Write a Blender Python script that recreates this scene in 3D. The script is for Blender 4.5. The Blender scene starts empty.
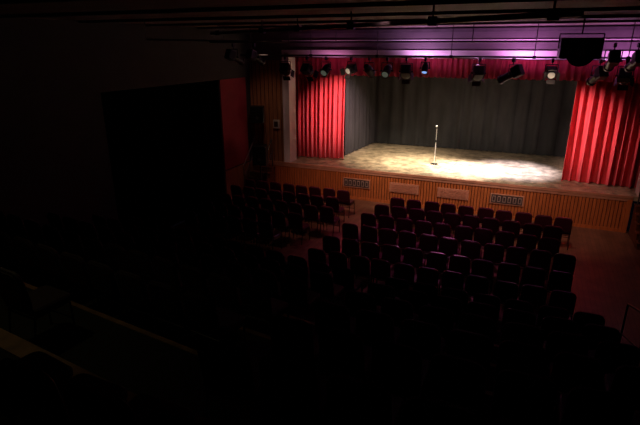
import bpy, math, random
from mathutils import Vector, Matrix
random.seed(4)
S = bpy.context.scene
try:
    S.view_settings.view_transform = 'Standard'
except Exception:
    pass

# ------------------------------------------------------------ materials
def mat(name, col, rough=0.6, metal=0.0, noise=0.0, nscale=8.0, spec=0.5, bump=0.0, emit=None, estr=0.0, stretch=(1,1,1), sheen=0.0):
    m = bpy.data.materials.new(name); m.use_nodes = True
    nt = m.node_tree; b = nt.nodes['Principled BSDF']
    b.inputs['Base Color'].default_value = (*col, 1)
    b.inputs['Roughness'].default_value = rough
    b.inputs['Metallic'].default_value = metal
    b.inputs['Specular IOR Level'].default_value = spec
    if sheen:
        b.inputs['Sheen Weight'].default_value = sheen
        b.inputs['Sheen Tint'].default_value = (1,.45,.5,1)
    if emit:
        b.inputs['Emission Color'].default_value = (*emit, 1)
        b.inputs['Emission Strength'].default_value = estr
    if noise > 0 or bump > 0:
        tc = nt.nodes.new('ShaderNodeTexCoord'); mp = nt.nodes.new('ShaderNodeMapping')
        mp.inputs['Scale'].default_value = stretch
        n = nt.nodes.new('ShaderNodeTexNoise'); n.inputs['Scale'].default_value = nscale
        n.inputs['Detail'].default_value = 6
        nt.links.new(tc.outputs['Object'], mp.inputs['Vector']); nt.links.new(mp.outputs['Vector'], n.inputs['Vector'])
        if noise > 0:
            r = nt.nodes.new('ShaderNodeValToRGB')
            r.color_ramp.elements[0].position = 0.3; r.color_ramp.elements[1].position = 0.7
            r.color_ramp.elements[0].color = (*[max(0, c*(1-noise)) for c in col], 1)
            r.color_ramp.elements[1].color = (*[min(1, c*(1+noise)) for c in col], 1)
            nt.links.new(n.outputs['Fac'], r.inputs['Fac']); nt.links.new(r.outputs['Color'], b.inputs['Base Color'])
        if bump > 0:
            bp = nt.nodes.new('ShaderNodeBump'); bp.inputs['Strength'].default_value = bump
            nt.links.new(n.outputs['Fac'], bp.inputs['Height']); nt.links.new(bp.outputs['Normal'], b.inputs['Normal'])
    return m

def plank_mat(name, c1, c2, rough, bw=2.0, rh=0.12, rot=0.0, wear=None, nsc=1.6, mort=.3):
    m = bpy.data.materials.new(name); m.use_nodes = True
    nt = m.node_tree; b = nt.nodes['Principled BSDF']; b.inputs['Roughness'].default_value = rough
    tc = nt.nodes.new('ShaderNodeTexCoord'); mp = nt.nodes.new('ShaderNodeMapping')
    mp.inputs['Rotation'].default_value = (0, 0, rot)
    br = nt.nodes.new('ShaderNodeTexBrick'); br.inputs['Scale'].default_value = 1.0
    br.inputs['Brick Width'].default_value = bw; br.inputs['Row Height'].default_value = rh
    br.inputs['Mortar Size'].default_value = 0.004
    br.inputs['Color1'].default_value = (*c1, 1); br.inputs['Color2'].default_value = (*c2, 1)
    br.inputs['Mortar'].default_value = (*[c*mort for c in c1], 1)
    n = nt.nodes.new('ShaderNodeTexNoise'); n.inputs['Scale'].default_value = nsc; n.inputs['Detail'].default_value = 12
    n.inputs['Roughness'].default_value = 0.75
    nt.links.new(tc.outputs['Object'], mp.inputs['Vector']); nt.links.new(mp.outputs['Vector'], br.inputs['Vector'])
    nt.links.new(tc.outputs['Object'], n.inputs['Vector'])
    r = nt.nodes.new('ShaderNodeValToRGB'); r.color_ramp.elements[0].position = 0.4; r.color_ramp.elements[1].position = 0.6
    w = wear or (0.7, 1.2)
    r.color_ramp.elements[0].color = (w[0],)*3+(1,); r.color_ramp.elements[1].color = (w[1],)*3+(1,)
    mx = nt.nodes.new('ShaderNodeMix'); mx.data_type = 'RGBA'; mx.blend_type = 'MULTIPLY'; mx.inputs[0].default_value = 1
    nt.links.new(n.outputs['Fac'], r.inputs['Fac']); nt.links.new(br.outputs['Color'], mx.inputs[6]); nt.links.new(r.outputs['Color'], mx.inputs[7])
    nt.links.new(mx.outputs[2], b.inputs['Base Color'])
    return m

M = dict(
 floor=plank_mat('hall_floor_wood', (.17,.075,.045), (.13,.058,.035), .4, 2.4, .11, math.pi/2),
 stage=plank_mat('stage_boards', (.44,.35,.24), (.39,.31,.21), .42, 2.4, 1.2, 0, (.45,1.35), 2.6, .55),
 batten=mat('varnished_batten', (.48,.13,.038), .4, noise=.25, nscale=3, stretch=(6,6,.6)),
 battend=mat('batten_backing', (.12,.035,.013), .5, noise=.2, nscale=5),
 nose=mat('stage_nosing_wood', (.50,.22,.14), .35, noise=.15, nscale=4),
 ventp=mat('plain_vent_panel', (.52,.20,.13), .5, noise=.1, nscale=9),
 ventd=mat('dark_vent_panel', (.05,.03,.03), .5, noise=.1, nscale=9),
 ventl=mat('vent_slot_metal', (.34,.23,.20), .4, noise=.1, nscale=9),
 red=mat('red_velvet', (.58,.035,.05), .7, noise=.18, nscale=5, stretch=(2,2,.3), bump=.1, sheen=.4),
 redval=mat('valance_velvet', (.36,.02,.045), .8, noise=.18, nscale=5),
 black=mat('black_drape', (.034,.034,.037), .9, noise=.25, nscale=3, stretch=(1,1,.4), bump=.1),
 blackw=mat('black_paint', (.012,.012,.012), .85, noise=.2, nscale=4),
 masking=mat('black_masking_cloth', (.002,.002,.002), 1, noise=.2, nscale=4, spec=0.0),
 wall=mat('painted_wall', (.035,.032,.032), .8, noise=.12, nscale=2),
 redw=mat('red_wall_paint', (.30,.02,.04), .7, noise=.15, nscale=2),
 white=mat('white_gloss_trim', (.78,.70,.70), .5, noise=.05, nscale=4),
 pros=mat('proscenium_paint', (.14,.11,.12), .7, noise=.12, nscale=2),
 ceil=plank_mat('ceiling_boards', (.19,.13,.13), (.13,.09,.10), .7, 3.0, .3, 0, (.8,1.1)),
 beam=mat('ceiling_beam', (.10,.08,.09), .7, noise=.2, nscale=3),
 pan=mat('wood_panelling', (.36,.16,.075), .5, noise=.3, nscale=3, stretch=(5,5,.5)),
 metal=mat('black_metal', (.02,.02,.022), .4, .6, noise=.1, nscale=10),
 pipe=mat('steel_pipe', (.12,.12,.12), .4, .8, noise=.1, nscale=10),
 lens=mat('lantern_lens', (.3,.32,.3), .1, 0, noise=.05, nscale=10, emit=(.8,.95,.7), estr=.06),
 lensb=mat('lantern_lens_blue', (.1,.2,.6), .1, 0, noise=.05, nscale=10, emit=(.2,.4,1), estr=.9),
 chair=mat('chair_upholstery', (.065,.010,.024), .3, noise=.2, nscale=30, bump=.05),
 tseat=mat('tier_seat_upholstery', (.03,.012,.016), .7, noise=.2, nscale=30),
 frame=mat('chair_frame', (.03,.03,.03), .3, .7, noise=.1, nscale=20),
 chrome=mat('chrome', (.85,.85,.85), .35, .5, noise=.05, nscale=20),
 tier=mat('tier_carpet', (.022,.02,.018), .95, noise=.3, nscale=25),
 edge=mat('tier_nosing', (.30,.16,.07), .6, noise=.4, nscale=6),
 exitp=mat('off_white_paint', (.5,.48,.44), .6, noise=.05, nscale=4),
)

# ------------------------------------------------------------ mesh builder
class B:
    def __init__(s): s.v=[]; s.f=[]; s.m=[]; s.mats=[]; s.sm=[]
    def mi(s, k):
        if k not in s.mats: s.mats.append(k)
        return s.mats.index(k)
    def add(s, vs, fs, k, mtx=None, smooth=False):
        o=len(s.v); i=s.mi(k)
        for v in vs:
            v=Vector(v); s.v.append(tuple(mtx@v if mtx else v))
        for f in fs: s.f.append([o+a for a in f]); s.m.append(i); s.sm.append(smooth)
    def prism(s, ring, z0, z1, k):
        n=len(ring); vs=[(x,y,z0) for x,y in ring]+[(x,y,z1) for x,y in ring]
        fs=[tuple(range(n-1,-1,-1)),tuple(range(n,2*n))]+[(i,(i+1)%n,n+(i+1)%n,n+i) for i in range(n)]
        s.add(vs,fs,k)
    def box(s, x0,x1,y0,y1,z0,z1,k,mtx=None,bev=0):
        if bev<=0:
            vs=[(x0,y0,z0),(x1,y0,z0),(x1,y1,z0),(x0,y1,z0),(x0,y0,z1),(x1,y0,z1),(x1,y1,z1),(x0,y1,z1)]
            s.add(vs,[(3,2,1,0),(4,5,6,7),(0,1,5,4),(1,2,6,5),(2,3,7,6),(3,0,4,7)],k,mtx); return
        b=bev
        ring=[(x0+b,y0),(x1-b,y0),(x1,y0+b),(x1,y1-b),(x1-b,y1),(x0+b,y1),(x0,y1-b),(x0,y0+b)]
        cx,cy=(x0+x1)/2,(y0+y1)/2
        def sc(p): return (cx+(p[0]-cx)*(1-2*b/(x1-x0)), cy+(p[1]-cy)*(1-2*b/(y1-y0)))
        L=[[(*sc(p),z0) for p in ring],[(*p,z0+b) for p in ring],[(*p,z1-b) for p in ring],[(*sc(p),z1) for p in ring]]
        vs=[v for l in L for v in l]; fs=[tuple(range(7,-1,-1)),tuple(range(24,32))]
        for j in range(3):
            for i in range(8):
                fs.append((j*8+i,j*8+(i+1)%8,(j+1)*8+(i+1)%8,(j+1)*8+i))
        s.add(vs,fs,k,mtx)
    def tube(s, p0,p1,r,k,n=10,r1=None,mtx=None,cap=True):
        p0=Vector(p0);p1=Vector(p1); r1=r if r1 is None else r1
        d=(p1-p0).normalized(); a=Vector((0,0,1)) if abs(d.z)<.9 else Vector((1,0,0))
        u=d.cross(a).normalized(); w=d.cross(u)
        vs=[];fs=[]
        for p,rr in((p0,r),(p1,r1)):
            for i in range(n):
                t=2*math.pi*i/n; vs.append(p+u*math.cos(t)*rr+w*math.sin(t)*rr)
        for i in range(n): fs.append((i,n+i,n+(i+1)%n,(i+1)%n))
        s.add(vs,fs,k,mtx,True)
        if cap: s.add(vs,[tuple(range(n)),tuple(range(2*n-1,n-1,-1))],k,mtx)
    def path(s, pts, r, k, n=8, mtx=None):
        for a,b in zip(pts,pts[1:]): s.tube(a,b,r,k,n,mtx=mtx)
    def ball(s,c,r,k,mtx=None,n=10,sz=1):
        vs=[];fs=[]
        for j in range(n+1):
            ph=math.pi*j/n
            for i in range(n):
                t=2*math.pi*i/n
                vs.append((c[0]+r*math.sin(ph)*math.cos(t),c[1]+r*math.sin(ph)*math.sin(t),c[2]+r*sz*math.cos(ph)))
        for j in range(n):
            for i in range(n): fs.append((j*n+i,j*n+(i+1)%n,(j+1)*n+(i+1)%n,(j+1)*n+i))
        s.add(vs,fs,k,mtx,True)
    def rr(s, w,h,t,r,k,mtx,tophump=0.0):
        def ring(w,h,r,y):
            o=[]
            for cx,cz,a0 in((w/2-r,h/2-r,0),(-w/2+r,h/2-r,90),(-w/2+r,-h/2+r,180),(w/2-r,-h/2+r,270)):
                for q in range(5):
                    a=math.radians(a0+q*22.5); x=cx+r*math.cos(a); z=cz+r*math.sin(a)
                    if z>0: z+=tophump*(1-(2*x/w)**2)
                    o.append((x,y,z))
            return o
        R=[ring(w-.04,h-.04,r*.8,-t/2),ring(w,h,r,-t/4),ring(w,h,r,t/4),ring(w-.04,h-.04,r*.8,t/2)]
        n=20; vs=[v for q in R for v in q]
        fs=[tuple(range(n)),tuple(range(4*n-1,3*n-1,-1))]
        for j in range(3):
            for i in range(n): fs.append((j*n+i,(j+1)*n+i,(j+1)*n+(i+1)%n,j*n+(i+1)%n))
        s.add(vs,fs,k,mtx)
    def mesh(s,name):
        me=bpy.data.meshes.new(name); me.from_pydata(s.v,[],s.f)
        for k in s.mats: me.materials.append(M[k])
        me.polygons.foreach_set('material_index',s.m); me.polygons.foreach_set('use_smooth',s.sm)
        me.update(); return me
    def obj(s,name,loc=(0,0,0),rz=0):
        return place(s.mesh(name),name,loc,rz)
def place(me,name,loc=(0,0,0),rz=0):
    o=bpy.data.objects.new(name,me); o.location=loc; o.rotation_euler=(0,0,rz)
    S.collection.objects.link(o); return o
def T(x,y,z): return Matrix.Translation((x,y,z))
def R(a,ax): return Matrix.Rotation(math.radians(a),4,ax)

XL,XR=-9.9,4.9; YB=-3.0; YS=16.5; ZS=1.15; ZC=5.95
# ------------------------------------------------------------ shell
b=B(); b.box(XL,XR,YB,YS+.1,-.1,0,'floor'); b.obj('floor')
b=B(); b.box(XL-.2,XR+.2,YB-.2,YS+.6,ZC,ZC+.15,'ceil'); b.obj('ceiling')
for i,y in enumerate([13.5,11.2,9.0,6.8,4.6,2.4]):
    b=B(); b.box(XL,XR,y-.06,y+.06,ZC-.05,ZC,'beam'); b.obj('ceiling_beam')
b=B()
b.box(XL-.2,XL,YB,9.3,0,ZC,'wall'); b.box(XL-.2,XL,14.4,YS+.2,0,ZC,'wall'); b.box(XL-.2,XL,9.3,14.4,4.3,ZC,'wall')
b.box(XL,XL+.03,14.45,16.1,1.15,4.3,'redw'); b.box(XL,XL+.03,14.45,16.45,0,1.1,'pan')
b.obj('wall_left')
b=B(); b.box(XR,XR+.2,YB,YS+.6,0,ZC,'wall'); b.obj('wall_right')
b=B(); b.box(XL-.2,XR+.2,YB-.2,YB,0,ZC,'wall'); b.obj('wall_back')
b=B()
b.box(XL,-8.5,YS,YS+.5,ZS,ZC,'pros'); b.box(3.5,XR,YS,YS+.5,ZS,ZC,'pros')
b.box(-8.5,3.5,YS,YS+.5,5.22,ZC,'pros')
b.box(-8.5,3.5,YS-.05,YS,5.52,5.58,'white'); b.box(-8.5,3.5,YS-.12,YS,5.80,5.9,'beam')
b.box(XL,-8.55,YS-.04,YS,ZS,4.9,'pan')
for i in range(8): b.box(XL+.1+i*.17,XL+.12+i*.17,YS-.055,YS-.04,ZS,4.9,'battend')
b.obj('wall_front')
b=B()
b.box(-8.5,-8.25,YS-.06,YS+.5,ZS,5.22,'white'); b.box(3.25,3.5,YS-.06,YS+.5,ZS,5.22,'white')
b.box(-8.5,3.5,YS-.06,YS+.5,5.02,5.22,'white')
b.box(-8.5,-8.45,YS-.09,YS-.06,ZS,5.22,'white'); b.box(3.45,3.5,YS-.09,YS-.06,ZS,5.22,'white')
b.box(-8.5,3.5,YS-.10,YS-.06,5.17,5.26,'white')
b.obj('trim_1')
b=B(); b.box(XL,XR,YS-.03,23.2,ZS-.14,ZS,'stage'); b.box(XL+.2,3.13,YS-.09,YS-.03,ZS-.07,ZS+.005,'nose'); b.obj('stage_floor')
b=B(); b.box(XL-.2,XR+.2,23.2,23.4,0,7,'blackw'); b.box(XL-.2,XL,YS+.5,23.2,0,7,'blackw'); b.box(XR,XR+.2,YS+.6,23.2,0,7,'blackw'); b.obj('wall_stage')
b=B(); b.box(XL-.2,XR+.2,YS+.5,23.4,7.0,7.15,'blackw'); b.obj('ceiling_stage')
b=B(); b.box(XL,3.13,YS-.03,YS+.1,0,ZS-.14,'battend')
x=XL+.02
while x<3.08:
    b.box(x,x+.075,YS-.055,YS-.03,.1,ZS-.1,'batten'); x+=.1
b.box(XL,3.13,YS-.07,YS-.03,0,.1,'batten')
b.box(XL,3.13,YS-.075,YS-.03,ZS-.16,ZS-.08,'nose')
b.box(3.0,3.13,YS-.08,YS,0,ZS-.1,'batten')
for i,xc in enumerate([-5.55,-3.78,-2.09,-.36]):
    dark=i in(0,3); k='ventd' if dark else 'ventp'
    b.box(xc-.52,xc+.52,YS-.085,YS-.05,.46,.80,'nose')
    b.box(xc-.48,xc+.48,YS-.09,YS-.08,.49,.77,k)
    if dark:
        for j in range(6):
            xx=xc-.40+j*.16
            b.box(xx-.05,xx+.05,YS-.097,YS-.09,.53,.73,'ventl')
            b.box(xx-.03,xx+.03,YS-.1,YS-.097,.56,.70,'ventd')
    else:
        for j in range(9):
            b.box(xc-.44,xc+.44,YS-.096,YS-.09,.51+j*.028,.52+j*.028,'nose')
b.obj('stage_front_panelling')

# ------------------------------------------------------------ drapes
def drape(name,pts,z0,z1,k,pl=.19,amp=.07,flare=1.0,seed=1,nz=8,swag=0.0):
    rnd=random.Random(seed); P=[Vector((*p,0)) for p in pts]
    segs=[(P[i+1]-P[i]).length for i in range(len(P)-1)]; L=sum(segs)
    n=int(L/.018); ph=0; vs=[]; cols=[]
    freq=1
    for i in range(n+1):
        s=L*i/n; ph+=2*math.pi/pl*(L/n)*freq
        if rnd.random()<.03: freq=rnd.uniform(.65,1.5)
        a=s; j=0
        while j<len(segs)-1 and a>segs[j]: a-=segs[j]; j+=1
        d=(P[j+1]-P[j]).normalized(); nrm=Vector((d.y,-d.x,0)); p=P[j]+d*a
        sh=math.sin(ph); off=(abs(sh)**.7)*(1 if sh>0 else -1)+.35*math.sin(ph*.37+seed)
        cols.append((p,nrm,off,d,math.cos(ph)))
    bb=B(); fs=[]
    for r in range(nz+1):
        t=r/nz; z=z1+(z0-z1)*t
        am=amp*(.55+.45*t*flare)
        for (p,nr,off,d,co) in cols:
            q=p+nr*off*am+d*co*am*.35
            zz=z+(.02*math.sin(off*2) if r==nz else 0)
            vs.append((q.x,q.y,zz))
    c=n+1
    for r in range(nz):
        for i in range(n): fs.append((r*c+i,r*c+i+1,(r+1)*c+i+1,(r+1)*c+i))
    bb.add(vs,fs,k,None,True)
    return bb.obj(name)
drape('stage_curtain',[(-8.75,17.5),(-7.4,17.6),(-6.5,17.75)],ZS+.03,5.0,'red',.24,.15,1.2,3)
drape('stage_curtain',[(1.18,17.55),(2.2,17.5),(4.3,17.5)],ZS+.03,5.0,'red',.24,.15,1.2,8)
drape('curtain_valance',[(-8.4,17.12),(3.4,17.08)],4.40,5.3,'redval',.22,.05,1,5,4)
drape('backdrop_curtain',[(-7.0,21.55),(2.6,21.6)],ZS+.02,6.4,'black',.6,.05,1,7)
drape('side_leg_curtain',[(-6.75,18.3),(-6.6,20.2),(-6.5,21.4)],ZS+.02,6.4,'black',.3,.05,1,9)
drape('side_leg_curtain',[(2.3,18.3),(2.2,21.4)],ZS+.02,6.4,'black',.3,.05,1,11)
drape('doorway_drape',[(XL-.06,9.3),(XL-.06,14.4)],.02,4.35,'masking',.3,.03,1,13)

# ------------------------------------------------------------ mic stand
b=B()
b.tube((0,0,0),(0,0,.02),.14,'metal',20); b.tube((0,0,.02),(0,0,.035),.12,'metal',20,r1=.03)
b.tube((0,0,.03),(0,0,.85),.014,'chrome',10); b.tube((0,0,.83),(0,0,.92),.02,'metal',10)
b.tube((0,0,.9),(0,0,1.36),.010,'chrome',10)
b.tube((0,0,1.34),(.0,.02,1.39),.02,'metal',10)
b.tube((0,-.09,0),(0,.08,0),.013,'metal',12,r1=.019,mtx=T(0,0,1.39)@R(-35,'X')@R(180,'Z'))
b.ball((0,-.10,0.0),.034,'chrome',mtx=T(0,0,1.39)@R(-35,'X'))
b.path([(0,.02,1.35),(.04,.03,1.1),(-.03,.02,.8),(.03,.02,.4),(.03,.03,.04),(.2,.3,.01),(.7,.9,.01)],.004,'metal',6)
b.obj('microphone_stand',(-3.12,18.35,ZS))

# ------------------------------------------------------------ chairs
def chair_mesh(name,k):
    b=B()
    b.rr(.46,.46,.075,.07,k,T(0,.01,.455)@R(90,'X'))
    b.rr(.45,.44,.055,.09,k,T(0,-.235,.70)@R(8,'X'),.02)
    b.rr(.42,.40,.012,.08,k,T(0,-.268,.70)@R(8,'X'),.02)
    for sx in(-1,1):
        x=sx*.215
        b.path([(x,.20,0),(x,.19,.42),(x,-.19,.42),(x*1.02,-.21,.45),(x,-.262,.84)],.012,'frame')
        b.path([(x,-.27,0),(x,-.20,.40),(x,.17,.41)],.012,'frame')
        b.tube((x,.20,0),(x,.20,.02),.016,'frame'); b.tube((x,-.27,0),(x,-.27,.02),.016,'frame')
    b.tube((-.215,.19,.40),(.215,.19,.40),.011,'frame'); b.tube((-.215,-.21,.40),(.215,-.21,.40),.011,'frame')
    b.tube((-.215,.195,.2),(.215,.195,.2),.008,'frame')
    return b.mesh(name)
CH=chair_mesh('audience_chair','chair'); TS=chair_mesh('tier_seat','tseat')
rowsY=[14.55,13.7,12.75,11.8,10.75,9.85]
for r,y in enumerate(rowsY):
    x=[-3.46,-3.73,-3.84,-4.04,-4.18,-4.18][r]
    while x<1.3:
        place(CH,'audience_chair',(x+random.uniform(-.012,.012),y+.0+random.uniform(-.025,.025),0),math.radians(random.uniform(-3,3)))
        x+=.52
for r,y in enumerate([14.67,13.8,12.85,11.95,11.05]):
    xe=[-5.3,-5.35,-5.15,-5.75,-6.2][r]; n=[8,8,8,7,6][r]
    for i in range(n):
        x=xe-i*.5
        if x<-9.45: continue
        place(CH,'audience_chair',(x,y+random.uniform(-.03,.03),0),math.radians(-6+random.uniform(-3,3)))

# ------------------------------------------------------------ raked tiers (left block cranked a little)
XK=-2.6; SL=.12; XE=XL+.02
def YF(k,x=0): return 3.44+1.1*(6-k)+(SL*(XK-x) if x<XK else 0)
b=B()
for k in range(1,10):
    z=.4*k
    if k<9: ring=[(XE,YF(k+1,XE)),(XK,YF(k+1)),(1.75,YF(k+1)),(1.75,YF(k)),(XK,YF(k)),(XE,YF(k,XE))]
    else: ring=[(XE,YB+.02),(1.75,YB+.02),(1.75,YF(k)),(XK,YF(k)),(XE,YF(k,XE))]
    b.prism(ring,0,z,'tier')
    wd=.17 if k==7 else .05
    o=.012
    b.prism([(XE,YF(k,XE)-wd),(XK,YF(k)-wd),(1.75,YF(k)-wd),(1.75,YF(k)+o),(XK,YF(k)+o),(XE,YF(k,XE)+o)],z-.03,z+.01,'edge')
pts=[]
for k in range(2,9):
    yf=YF(k)-.2; z=.4*k
    b.tube((1.68,yf,z),(1.68,yf,z+1.0),.014,'metal'); pts.append((1.68,yf,z+1.0))
b.path(pts,.016,'metal'); b.path([(p[0],p[1],p[2]-.5) for p in pts],.01,'metal')
b.obj('raked_seating_platform')
for k in range(1,8):
    z=.4*k; x=1.3
    while x>-9.3:
        skip = (k==6 and (-7.6<x<-2.4) and not(-4.6<x<-4.1)) or (k==7 and -7.6<x<-3.0)
        if not skip and (k==7 or abs(x-XK)>.2):
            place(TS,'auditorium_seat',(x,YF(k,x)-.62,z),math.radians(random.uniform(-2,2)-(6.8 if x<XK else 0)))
        x-=.53

# ------------------------------------------------------------ stage steps
def steps(name,x0,x1,rx,run):
    b=B(); n=5
    for i in range(n):
        z=ZS*(n-i)/(n+1); b.box(x0,x1,YS-.1-run*(i+1),YS-.1-run*i,0,z-.03,'battend'); b.box(x0-.02,x1+.02,YS-.1-run*(i+1)-.02,YS-.1-run*i,z-.03,z,'battend')
    for x in rx:
        a=(x,YS-.2,ZS-.2); e=(x,YS-.1-run*n+.1,.19)
        b.tube(a,(a[0],a[1],a[2]+1.1),.02,'pipe'); b.tube(e,(e[0],e[1],e[2]+.9),.02,'pipe')
        mid=(x,(a[1]+e[1])/2,(a[2]+e[2])/2)
        b.tube(mid,(x,mid[1],mid[2]+1.0),.015,'pipe')
        b.path([(x,a[1],a[2]+1.1),(x,e[1],e[2]+.9)],.022,'pipe'); b.path([(x,a[1],a[2]+.6),(x,e[1],e[2]+.48)],.014,'pipe')
    return b.obj(name)
steps('stage_steps',3.2,4.4,[3.25,4.35],.27)
steps('stage_steps',-9.75,-8.9,[-9.7,-8.95],.22)

# ------------------------------------------------------------ lighting rig
b=B(); BY,BZ=14.3,5.12
b.tube((-8.9,BY,BZ),(4.4,BY,BZ),.027,'pipe',12)
x=-8.5
while x<4.4:
    b.tube((x,BY,BZ),(x,BY,ZC-.005),.012,'pipe'); b.box(x-.04,x+.04,BY-.04,BY+.04,BZ-.04,BZ+.04,'metal'); x+=2.1
b.path([(-8.9,BY+.03,BZ-.03),(-6,BY+.03,BZ-.06),(-3,BY+.03,BZ-.03),(0,BY+.03,BZ-.06),(4.4,BY+.03,BZ-.03)],.012,'metal')
b.obj('lighting_bar')
def lantern_mesh(name,kind,pitch,lens='lens',s=1.0):
    b=B(); q=T(0,0,-.30*s)@R(pitch,'X')
    b.box(-.03,.03,-.04,.04,-.05,.045,'metal'); b.tube((0,0,-.04),(0,0,-.1*s),.012,'metal')
    w=.15*s
    b.path([(-w,0,-.30*s),(-w,0,-.1*s),(w,0,-.1*s),(w,0,-.30*s)],.012,'metal')
    for sx in(-1,1): b.tube((sx*w*.8,0,-.30*s),(sx*(w+.03),0,-.30*s),.022,'metal')
    if kind=='fresnel':
        b.box(-.12*s,.12*s,-.16*s,.10*s,-.12*s,.12*s,'metal',mtx=q,bev=.03)
        b.tube((0,.08*s,0),(0,.16*s,0),.115*s,'metal',20,mtx=q)
        b.tube((0,.16*s,0),(0,.166*s,0),.085*s,lens,20,mtx=q)
        for a in(0,90,180,270):
            m2=q@R(a,'Y')@T(0,.17*s,.12*s)@R(28,'X')
            b.box(-.10*s,.10*s,0,.13*s,-.003,.003,'metal',mtx=m2)
        for i in range(4): b.box(-.125*s,.125*s,(-.13+i*.05)*s,(-.12+i*.05)*s,-.125*s,.125*s,'metal',mtx=q)
    elif kind=='profile':
        b.box(-.10*s,.10*s,-.25*s,-.02*s,-.13*s,.13*s,'metal',mtx=q,bev=.025)
        b.tube((0,-.04*s,0),(0,.30*s,0),.085*s,'metal',16,mtx=q); b.tube((0,.28*s,0),(0,.34*s,0),.1*s,'metal',16,mtx=q)
        b.tube((0,.34*s,0),(0,.346*s,0),.08*s,lens,16,mtx=q)
    else:
        b.tube((0,-.2*s,0),(0,-.08*s,0),.07*s,'metal',18,r1=.115*s,mtx=q); b.tube((0,-.08*s,0),(0,.16*s,0),.115*s,'metal',18,mtx=q)
        b.tube((0,.16*s,0),(0,.165*s,0),.085*s,lens,18,mtx=q); b.box(-.125*s,.125*s,.165*s,.18*s,-.125*s,-.11*s,'metal',mtx=q); b.box(-.125*s,.125*s,.165*s,.18*s,.11*s,.125*s,'metal',mtx=q)
    return b.mesh(name)
FR=lantern_mesh('fresnel_lantern','fresnel',-32,s=1.15); PR=lantern_mesh('profile_spotlight','profile',-28,s=1.15); PC=lantern_mesh('par_can','par',-35,s=1.1); BL=lantern_mesh('led_wash_light','par',-60,'lensb',.8)
FR2=lantern_mesh('fresnel_lantern_b','fresnel',-20,'lens')
L=[(-7.29,FR,10),(-6.53,FR,-15),(-5.9,PC,172),(-5.09,FR2,160),(-4.53,PC,-15),(-3.99,PC,175),(-3.43,FR,10),(-2.89,BL,180),(-1.44,FR,15),(-.58,PR,60),(.35,FR2,185),(1.43,PR,20),(2.0,FR,-10),(2.9,PR,0)]
for x,me,a in L:
    nm={'fresnel_lantern_b':'fresnel_lantern'}.get(me.name,me.name)
    place(me,nm,(x,BY,BZ-.075),math.radians(a))
b=B(); p0=Vector((-8.3,11.9,5.72)); p1=Vector((.35,5.95,5.72)); b.tube(p0,p1,.035,'pipe',12)
for t in(.05,.3,.45,.62,.8,.97):
    p=p0.lerp(p1,t); b.tube(p,(p.x,p.y,ZC-.005),.014,'pipe'); b.box(p.x-.06,p.x+.06,p.y-.06,p.y+.06,p.z-.06,p.z+.06,'metal')
b.obj('ceiling_pipe')
b=B(); b.tube((-8.8,9.9,5.55),(-6.2,12.4,5.5),.02,'pipe'); b.tube((-8.8,9.9,5.55),(-8.8,9.9,ZC-.005),.012,'pipe'); b.tube((-6.2,12.4,5.5),(-6.2,12.4,ZC-.005),.012,'pipe'); b.obj('ceiling_pipe')
b=B(); b.tube((-9,12.8,5.5),(4.4,12.8,5.5),.022,'pipe')
for x in(-8.5,-5,-1.5,2,4.2): b.tube((x,12.8,5.5),(x,12.8,ZC-.005),.012,'pipe')
b.obj('lighting_bar')
PR2=lantern_mesh('profile_spotlight_b','profile',-24,'lens',1.1)
for x in(1.5,1.95,2.45): place(PR2,'profile_spotlight',(x,12.8,5.42),math.radians(random.uniform(-25,15)))
for x in(-8.2,-7.5): place(PR2,'profile_spotlight',(x,12.8,5.42),math.radians(random.uniform(-25,5)))
b=B(); b.tube((-6.4,18.1,5.7),(1.2,18.1,5.7),.025,'pipe')
for x in(-6,-2.6,.9): b.tube((x,18.1,5.7),(x,18.1,6.995),.012,'pipe')
b.obj('lighting_bar')
DN=lantern_mesh('fresnel_lantern_c','fresnel',-75)
for x in(-5.2,-3.4,-1.6,.1): place(DN,'fresnel_lantern',(x,18.1,5.62),0)
def speaker(name,loc,w,d,h,rz=0,hang=0,stand=0,tilt=0):
    b=B(); q=R(tilt,'X')
    b.box(-w/2,w/2,-d/2,d/2,-h/2,h/2,'metal',mtx=q,bev=.02)
    b.tube((0,-d/2-.004,-h*.18),(0,-d/2,-h*.18),w*.36,'frame',24,mtx=q); b.tube((0,-d/2-.008,-h*.18),(0,-d/2-.003,-h*.18),w*.12,'pipe',16,mtx=q)
    b.box(-w*.3,w*.3,-d/2-.006,-d/2,h*.2,h*.38,'frame',mtx=q)
    if hang: b.path([(-w/2-.02,0,0),(-w/2-.02,0,h/2+.08),(w/2+.02,0,h/2+.08),(w/2+.02,0,0)],.012,'metal'); b.tube((0,0,h/2+.08),(0,0,hang-.005),.016,'metal')
    if stand:
        b.tube((0,0,-h/2),(0,0,-stand+.25),.02,'metal')
        for a in(90,210,330):
            c,s_=math.cos(math.radians(a))*.35,math.sin(math.radians(a))*.35
            b.tube((0,0,-stand+.45),(c,s_,-stand),.012,'metal')
    return b.obj(name,loc,rz)
speaker('hung_loudspeaker',(.78,12.1,5.35),.8,.4,.42,.1,ZC-5.35)
speaker('wall_loudspeaker',(-9.3,15.9,3.0),.5,.4,.6,math.radians(25),0)
speaker('floor_loudspeaker',(-8.85,15.2,1.65),.5,.42,.72,math.radians(20),0,1.65)
b=B(); b.box(-.12,.12,-.05,.05,-.16,.16,'exitp',bev=.01); b.box(-.08,.08,-.056,-.05,-.1,.1,'ventd'); b.obj('light_switch_panel',(-8.78,YS-.1,2.6))

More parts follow.
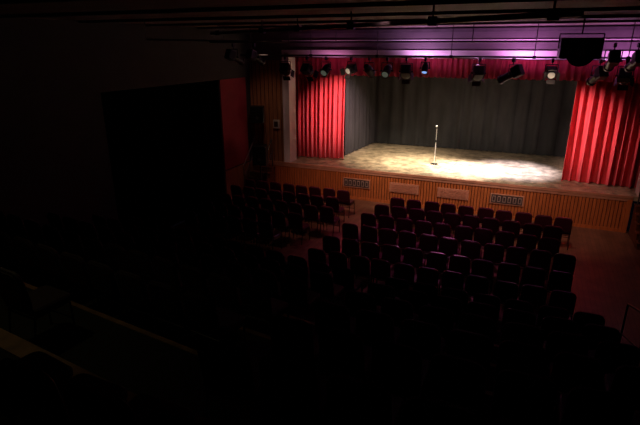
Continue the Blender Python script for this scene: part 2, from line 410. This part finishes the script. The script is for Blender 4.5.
# ------------------------------------------------------------ lights
def spot(x,y,z,tx,ty,tz,e,ang,col,blend=.5,rad=.06,nm='stage_beam'):
    l=bpy.data.lights.new(nm,'SPOT'); l.energy=e; l.color=col; l.spot_size=math.radians(ang); l.spot_blend=blend; l.shadow_soft_size=rad
    o=bpy.data.objects.new(nm,l); S.collection.objects.link(o); o.location=(x,y,z)
    o.rotation_euler=(Vector((tx,ty,tz))-Vector((x,y,z))).to_track_quat('-Z','Y').to_euler(); return o
W=(1,.82,.58)
LY=BY+.4; LZ=BZ-.6
spot(-4.9,LY,LZ,-3.8,18.2,ZS,400,80,W,1,.12)
spot(-.2,LY,LZ,-1.5,18.2,ZS,400,80,(1,.86,.70),1,.12)
# overhead pools behind the valance
DY,DZ=18.16,5.05
spot(-5.2,DY,DZ,-4.9,19.0,ZS,850,78,(1,.80,.55),1,.1)
spot(-3.4,DY,DZ,-3.6,18.2,ZS,1900,62,(1,.84,.62),1,.1)
spot(-1.6,DY,DZ,-1.9,18.0,ZS,4600,52,(1,.84,.74),1,.1)
spot(.1,DY,DZ,-.3,18.5,ZS,3200,52,(.86,.78,1),1,.1)
# curtain inner edges
spot(-4.53,LY,LZ,-6.6,17.6,3.1,2100,42,(1,.66,.62),1,.08)
spot(-.58,LY,LZ,1.3,17.4,3.0,1600,42,(1,.66,.62),1,.08)
# magenta spill onto header, valance and ceiling
spot(-3.4,15.75,4.95,-3.2,16.3,5.95,55,165,(.9,.42,1),.6)
spot(-.4,15.75,4.95,-.3,16.3,5.95,75,165,(.92,.32,.95),.6)
spot(2.2,15.75,4.95,2.2,16.3,5.95,40,165,(.9,.28,.9),.6)
spot(1.6,14.6,4.75,1.0,14.6,5.95,55,165,(.85,.35,.85),1)
spot(-1.5,14.6,4.75,-1.7,14.6,5.95,55,165,(.85,.35,.85),1)
spot(-6.5,15.9,4.7,-6.5,16.5,5.4,14,150,(1,.3,.7),.9)
# apron front + front rows
spot(-5.2,13.0,5.2,-5,16.5,.5,340,76,(1,.60,.44),1)
spot(.3,13.0,5.2,.2,16.5,.5,430,76,(1,.60,.44),1)
spot(-2.0,14.9,5.0,-2.2,13.4,.4,460,76,(1,.22,.55),.9)
spot(-7,13.3,5.2,-6.4,14.6,.3,110,86,(1,.5,.4),.9)
spot(3,13.2,5.2,3.2,13.4,.0,40,100,(1,.5,.36),.9)
# dim fill lamps, added without fixtures, for chair backs and left corner
spot(-2.2,7.6,5.75,-2.6,13.2,.6,38,74,(1,.45,.5),1,.2,'added_fill')
spot(-8.0,14.2,5.2,-9.3,16.4,2.6,34,60,(1,.6,.45),1,.2,'added_fill')
spot(-5.4,2.9,5.7,-4.9,3.2,2.6,8,85,(1,.85,.4),.8,.06,'tier_edge_fill')  # added lamp, no fixture, lifts the lower-left tier edges

w=bpy.data.worlds.new('dark_hall'); S.world=w; w.use_nodes=True
w.node_tree.nodes['Background'].inputs[0].default_value=(.02,.015,.03,1); w.node_tree.nodes['Background'].inputs[1].default_value=.05

cam=bpy.data.cameras.new('camera'); co=bpy.data.objects.new('camera',cam); S.collection.objects.link(co)
cam.sensor_width=36; cam.lens=27.45; cam.clip_start=.05
co.location=(0,0,5.41); co.rotation_euler=(math.radians(90-18.9),0,math.radians(23.1)); S.camera=co
